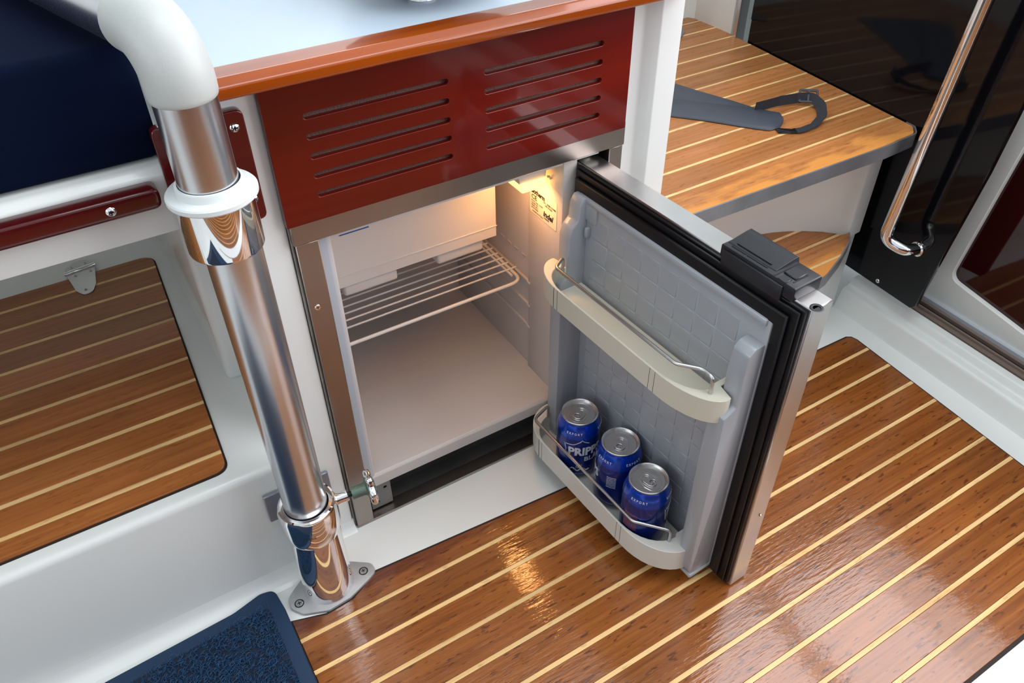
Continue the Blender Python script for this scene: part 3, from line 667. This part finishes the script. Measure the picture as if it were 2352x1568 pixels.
# ================================================================== DOOR MAT
mt_ = thing('door_mat', (-.1, .6, 0), 'navy blue loop-pile mat with smooth rubber border at lower left', 'mat')
outl = fillet([(-.55, .665), (-.20, .697), (-.075, .7035), (-.030, .706), (.010, .716), (.030, .7125), (.0335, .675), (.0335, .20), (-.55, .20)], [0, .05, .05, .05, .015, .015, .02, 0, 0], 6)
base = prism(outl, .0022, .0085, r=.0022, seg=3)
obj('rubber_border', base, MATB, mt_)
rnd = random.Random(5)
obj('mat_backing', prism(fillet([(-.50, .655), (-.20, .676), (.0150, .690), (.0150, .30), (-.50, .30)], [0, .02, .012, 0, 0], 5), .008, .0092), MATD, mt_)
def inside(x, y): return x < .0145-.0*y and y < .684+.02*(x)/.2 and y > .42
cu = bmesh.new(); cnt = 0
while cnt < 3400:
    x = rnd.uniform(-.24, .0145); y = rnd.uniform(.50, .692)
    if y > .690+.07*x: continue
    cnt += 1
    # short curled thread
    a = rnd.uniform(0, 2*PI); R_ = rnd.uniform(.0028, .0050); z = .0095+rnd.uniform(0, .004); tilt = rnd.uniform(.25, 1.0); span = rnd.uniform(2.2, 5)
    ca, sa = math.cos(a), math.sin(a); prev = None
    for k in range(7):
        t = span*k/6; px, pz_ = R_*math.cos(t), R_*math.sin(t)
        q = Vector((x+px*ca-pz_*sa*(1-tilt*.5), y+px*sa+pz_*ca*(1-tilt*.5), z+pz_*tilt*.7))
        if q.z < .007: q.z = .007
        if q.x > .0150: q.x = .0150
        rg = [cu.verts.new(q+Vector(o)) for o in ((.0004, 0, -.0002), (-.0002, .00035, -.0002), (-.0002, -.00035, -.0002), (0, 0, .0005))[:4]]
        rg = [rg[0], rg[1], rg[2], rg[3]]
        if prev:
            for i, j in ((0, 3), (3, 1), (1, 2), (2, 0)): cu.faces.new((prev[i], prev[j], rg[j], rg[i]))
        prev = rg
bmesh.ops.recalc_face_normals(cu, faces=cu.faces)
for f in cu.faces: f.smooth = True
obj('loop_pile', cu, MATL, mt_, kind='stuff')
# ================================================================== COMPANION STEPS
stp = thing('companion_steps', (.95, 1.0, 0), 'white moulded steps with teak-inlaid platform and small rounded lower step', 'steps')
ZP = .400
PF = fillet([(.706, .6995), (1.130, .6925), (1.205, .6965), (1.226, .715), (1.273, 1.194), (1.285, 1.335), (.706, 1.345)], [.006, 0, .02, .016, 0, .004, 0], 6)
up_ = obj('upper_tread', prism([(p[0]+(.0025 if p[0] < .71 else -.001), p[1]+.0025) for p in PF], ZP-.022, ZP-.004), GEL, stp, label='large teak platform with pale inlay strips')
planks(fillet([(.709, .7015), (1.130, .6945), (1.204, .6985), (1.2235, .716), (1.2705, 1.194), (1.283, 1.333), (.709, 1.343)], [.004, 0, .018, .014, 0, .004, 0], 6),
       [.7585, .8124, .865, .9204, .9730, 1.0275, 1.083, 1.1384, 1.194, 1.252, 1.302], .0052, ZP, .008, up_, TEAKL)
nose = [(.7045, .700), (1.130, .6905), (1.207, .6945), (1.2275, .714), (1.229, .732)]
npth = fillet(nose, [0, 0, .022, .012, 0], 6, closed=False)
bm = bmesh.new(); vs = []
for i, p in enumerate(npth):
    q = npth[min(i+1, len(npth)-1)]; o_ = npth[max(i-1, 0)]
    d = Vector((q[0]-o_[0], q[1]-o_[1])).normalized(); nn = Vector((-d.y, d.x))
    vs.append([bm.verts.new((p[0]+nn.x*k, p[1]+nn.y*k, z)) for k, z in ((0, ZP-.0235), (0, ZP+.0002), (.0022, ZP+.0006), (.0022, ZP-.0235))])
for a, b in zip(vs, vs[1:]):
    for k in range(4): bm.faces.new((a[k], a[(k+1) % 4], b[(k+1) % 4], b[k]))
bm.faces.new(vs[0]); bm.faces.new(vs[-1][::-1]); bmesh.ops.recalc_face_normals(bm, faces=bm.faces)
obj('aluminium_edging', shade(bm), GREYEDGE, up_)
obj('rear_upstand', prism(fillet([(.70, 1.345), (1.26, 1.342), (1.287, 1.29), (1.292, 1.21), (1.31, 1.21), (1.32, 1.40), (.70, 1.40)], [0, .03, .02, 0, 0, 0, 0], 6), .36, .64), GEL, stp)
obj('rear_fairing', box(1.272, 1.30, 1.205, 1.36, .36, .9, .004), GEL, stp)
obj('metal_tab', prism(fillet([(1.16, 1.29), (1.16, 1.235), (1.195, 1.262), (1.207, 1.285)], .008, 4), ZP, ZP+.003), CATCH, stp)
# base with concave recess round the lower step
recess = []
for k in range(15):
    t = k/14; x = .80+t*(1.165-.80); y = .742+.092*math.sin(PI*t)**.75
    recess.append((x, y))
lowbase = [(.706, .748), (.785, .742)]+recess[1:-1]+[(1.180, .742), (1.218, .745), (1.220, .80), (1.24, 1.34), (.706, 1.34)]
obj('upper_base', prism(fillet(lowbase, [0, .01]+[0]*13+[.012, .004, 0, 0, 0], 4), .178, ZP-.0225), GEL, stp)
obj('lower_base', prism(fillet([(.706, .745), (.84, .735), (.95, .722), (1.05, .724), (1.14, .735), (1.208, .747), (1.215, .80), (1.24, 1.34), (.706, 1.34)], [0, .05, .05, .05, .05, .003, 0, 0, 0], 5), -.001, .178), GEL, stp)
front = [(1.178, .7425), (1.160, .725), (1.103, .6965), (1.042, .6725), (.998, .6635), (.95, .6600), (.902, .6635), (.858, .6725), (.80, .6965), (.745, .735), (.745, .742)]
ZS = .190
lo_poly = front+[(.80, .744)]+recess[1:-1]+[(1.165, .744)]
lw = obj('lower_tread', prism([(x, y) for x, y in lo_poly], ZS-.020, ZS-.004), GEL, stp, label='small round-fronted teak lower step')
planks([(x, y-.0004) for x, y in lo_poly], [.700, .748, .796], .0055, ZS, .006, lw, TEAKL)
bm = bmesh.new(); vs = []
fr_ = fillet(front, [0]+[.03]*9+[0], 4, closed=False)
for i, p in enumerate(fr_):
    q = fr_[min(i+1, len(fr_)-1)]; o_ = fr_[max(i-1, 0)]
    d = Vector((q[0]-o_[0], q[1]-o_[1])).normalized(); nn = Vector((-d.y, d.x))
    vs.append([bm.verts.new((p[0]+nn.x*k, p[1]+nn.y*k, z)) for k, z in ((-.0005, ZS-.022), (-.0005, ZS+.0005), (.0022, ZS+.0008), (.0022, ZS-.022))])
for a, b in zip(vs, vs[1:]):
    for k in range(4): bm.faces.new((a[k], a[(k+1) % 4], b[(k+1) % 4], b[k]))
bm.faces.new(vs[0]); bm.faces.new(vs[-1][::-1]); bmesh.ops.recalc_face_normals(bm, faces=bm.faces)
obj('step_edging', shade(bm), GREYEDGE, lw)
# ================================================================== BULKHEAD (plane frame: s along -Y, d towards room, z)
BP = Vector((1.231, .756, 0)); bd = Vector((-.099, -.995, 0)).normalized(); bn_ = Vector((-.995, .099, 0))
def B(s, d, z): v = BP+bd*s+bn_*d; return (v.x, v.y, z)
def Bp(y): return (.756-y)/.995
# black panel
gp = thing('black_glass_panel', B(.1, 0, .09), 'glossy black bulkhead panel beside the steps, with chrome grab handle', 'panel')
pan = [(-.05, .0845), (Bp(.601), .0905), (Bp(.5935), .099), (Bp(.563), .384), (Bp(.551), .570), (Bp(.60), .80), (Bp(.66), .95), (-.40, .95), (-.40, .34), (-.05, .34)]
gpm = obj('gloss_panel', prism(pan, -.010, .0, 'y', r=.0008, seg=1, fn=lambda s, d, z: B(s, d, z)), GLASSB, gp)
# raised inner window line
wn = fillet([(-.40, .445), (Bp(.615), .445), (Bp(.605), .70), (Bp(.67), .95), (-.40, .95)], [0, .02, 0, 0, 0], 6)
obj('window_pane', prism(wn, .0, .0012, 'y', fn=lambda s, d, z: B(s, d, z)), GLASSB, gpm)
screw(B(Bp(.682), .0, .099), bn_, .0042, gp, m=CHROME, dome=False)
obj('side_strip', prism([(-.435, .39), (-.425, .39), (-.425, .95), (-.435, .95)], -.01, .012, 'y', fn=lambda s, d, z: B(s, d, z)), ALU, gp)
# grab rail
gr = thing('grab_rail', B(Bp(.65), .03, .23), 'polished chrome tubular grab handle standing on black panel', 'handle')
gx = lambda y, d, z: B(Bp(y), d, z)
gpath = fillet([gx(.628, .0, .205), gx(.630, .030, .208), gx(.664, .050, .220), gx(.652, .050, .410), gx(.618, .050, .88), gx(.616, .0, .90)], [0, .025, .04, 0, .03, 0], 8, closed=False)
obj('chrome_bar', tube(gpath, .0108, 24), CHROME, gr)
obj('foot_collar', lathe([(.0105, 0), (.0140, 0), (.0135, .004), (.0105, .006)], gx(.628, .0, .205), 32, bn_), CHROME, gr)
# sliding door
def T(y, d, z): return (1.312+.03*(y-.63)+d, y, z)
sd = obj('door_1', holed([(.68, .056), (-1.2, .058), (-1.2, .575), (.68, .575)],
         [fillet([(.598, .1240), (.439, .102), (-1.1, .10), (-1.1, .54), (.551, .54), (.571, .40)], [.02, 0, .02, .02, .02, 0], 6)], -.002, .024, .0015, lambda u, v, w: T(u, w, v)), GEL)
tag(sd, kind='structure')
obj('door_pane', prism([(.63, .09), (-1.15, .09), (-1.15, .56), (.63, .56)], .008, .012, 'z', fn=lambda y, z, d: T(y, d, z)), TINT, sd)
tr = obj('trim_1', join(*[prism([(a, .045), (b, .045), (b, h), (a, h)], -1.25, .64, 'y', r=.0004, seg=1, fn=lambda x, y, z: (x+.03*(y-.63), y, z)) for a, b, h in ((1.2625, 1.2725, .0605), (1.2725, 1.277, .0650), (1.296, 1.3035, .0590))]), TRK)
tag(tr, kind='structure')
obj('track_slot', prism([(1.277, .045), (1.296, .045), (1.296, .0525), (1.277, .0525)], -1.25, .64, 'y', fn=lambda x, y, z: (x+.03*(y-.63), y, z)), DARK, tr)
obj('track_line', prism([(1.3035, .045), (1.3100, .045), (1.3100, .066), (1.3035, .066)], -1.25, .64, 'y', fn=lambda x, y, z: (x+.03*(y-.63), y, z)), FLANGE, tr)
# daylight opening above the sliding door, with a crossbar
DAY = mat('bright_window', (0, 0, 0, 1), .5, emis=(.97, .95, 1, 1), est=6.0)
wi = obj('window_1', prism([(Bp(.478), .60), (Bp(-.9), .62), (Bp(-.9), 1.88), (Bp(.95), 1.88), (Bp(.90), 1.55), (Bp(.60), .81)], -.034, -.030, 'y', fn=lambda s, d, z: B(s, d, z)), DAY)
tag(wi, kind='structure')
obj('window_bar', prism([(Bp(.76), 1.0), (Bp(-.9), 1.0), (Bp(-.9), 1.07), (Bp(.80), 1.07)], -.030, -.01, 'y', fn=lambda s, d, z: B(s, d, z)), GEL, wi)
bh = obj('trim_2', prism([(-.43, .95), (Bp(.66), .95), (Bp(.90), 1.55), (Bp(.95), 1.90), (-.43, 1.90)], -.03, .004, 'y', fn=lambda s, d, z: B(s, d, z)), GEL)
tag(bh, kind='structure')
# ================================================================== STRAP
sp = thing('shoulder_strap', (1.0, .92, ZP), 'dark grey padded shoulder strap with black buckle lying on teak platform', 'strap')
def ribbon(L_, R_, th, z=None):
    """band from matched left/right edge points (3D)."""
    bm = bmesh.new(); rows = []
    for a, b in zip(L_, R_):
        a, b = Vector(a), Vector(b); m_ = [a.lerp(b, t) for t in (0, .08, .5, .92, 1)]
        top = [m_[0], m_[1]+Vector((0, 0, th*.8)), m_[2]+Vector((0, 0, th)), m_[3]+Vector((0, 0, th*.8)), m_[4]]
        rows.append([bm.verts.new(v) for v in top]+[bm.verts.new(m_[4]-Vector((0, 0, .0006))), bm.verts.new(m_[0]-Vector((0, 0, .0006)))])
    for r0, r1 in zip(rows, rows[1:]):
        for k in range(7): bm.faces.new((r0[k], r0[(k+1) % 7], r1[(k+1) % 7], r1[k]))
    bm.faces.new(rows[0]); bm.faces.new(rows[-1][::-1])
    bmesh.ops.recalc_face_normals(bm, faces=bm.faces); return shade(bm, 60)
z1 = ZP+.0010
def L2(n, P):
    """n evenly spaced points along polyline P."""
    P = [Vector(p) for p in P]; d = [0]
    for a, b in zip(P, P[1:]): d.append(d[-1]+(b-a).length)
    o = []
    for k in range(n):
        t = d[-1]*k/(n-1); i = max(0, min(len(P)-2, next((q for q in range(len(d)-1) if d[q+1] >= t-1e-9), len(P)-2)))
        o.append(P[i].lerp(P[i+1], (t-d[i])/(d[i+1]-d[i])))
    return o
za = z1+.001
obj('pad', ribbon(L2(16, [(.86, 1.115, za), (.945, 1.016, za), (.978, .980, za), (1.030, .925, za), (1.058, .886, za), (1.067, .868, za), (1.063, .857, za), (1.055, .849, za)]),
                  L2(16, [(.82, 1.060, za), (.899, .967, za), (.942, .917, za), (.976, .869, za), (1.003, .833, za), (1.016, .826, za), (1.031, .829, za), (1.047, .840, za)]), .0055), STRAP, sp, label='padded leatherette section')
obj('wide_webbing', ribbon(L2(12, [(.97, 1.19, z1), (1.001, 1.078, z1), (1.016, 1.023, z1), (1.039, .956, z1), (1.055, .897, z1)]),
                           L2(12, [(.85, 1.13, z1), (.93, 1.025, z1), (.970, .970, z1), (1.015, .920, z1), (1.048, .885, z1)]), .0008), STRAP, sp)
loop = fillet([(1.035, .895, z1+.008), (1.086, .890, z1+.009), (1.119, .880, z1+.010), (1.142, .868, z1+.011), (1.136, .842, z1+.008), (1.115, .820, z1+.004), (1.083, .806, z1+.002), (1.050, .804, z1+.002), (1.015, .822, z1+.001)], [0, .02, .015, .012, .02, .02, .03, .03, 0], 5, closed=False)
bm = bmesh.new(); rows = []
for i, p in enumerate(loop):
    p = Vector(p); q = Vector(loop[min(i+1, len(loop)-1)]); o_ = Vector(loop[max(i-1, 0)]); d = (q-o_).normalized(); f = i/(len(loop)-1)
    up0 = Vector((0, 0, 1)); s_ = d.cross(up0).normalized()
    wv = (up0*(1-f)+s_*(-f*1.0)).normalized() if f < 1 else s_
    hw = .0085
    nn = d.cross(wv).normalized()*.0008
    b0 = p+wv*hw*.3
    rows.append([bm.verts.new(v) for v in (b0-wv*hw+nn, b0+wv*hw+nn, b0+wv*hw-nn, b0-wv*hw-nn)])
for r0, r1 in zip(rows, rows[1:]):
    for k in range(4): bm.faces.new((r0[k], r0[(k+1) % 4], r1[(k+1) % 4], r1[k]))
bm.faces.new(rows[0]); bm.faces.new(rows[-1][::-1]); bmesh.ops.recalc_face_normals(bm, faces=bm.faces)
mn = min(v.co.z for v in bm.verts)
for v in bm.verts: v.co.z = max(v.co.z, ZP+.0006)
obj('webbing_loop', shade(bm, 60), WEB, sp, label='black webbing loop')
bk = mapped(holed(rrect(-.017, .017, -.012, .012, .004, 4), [rrect(-.013, -.002, -.008, .008, .001, 2), rrect(.002, .013, -.008, .008, .001, 2)], -.0015, .0015, .0005),
            lambda u, v, w_: tuple(Vector((1.138, .872, ZP+.016))+Matrix.Rotation(math.radians(-40), 3, 'Z') @ (Matrix.Rotation(math.radians(50), 3, 'X') @ Vector((u, v, w_)))))
obj('slide_buckle', bk, BLK, sp, label='black plastic slide buckle')
sc.cycles.use_denoising = True
sc.cycles.max_bounces = 8
sc.cycles.sample_clamp_indirect = 6
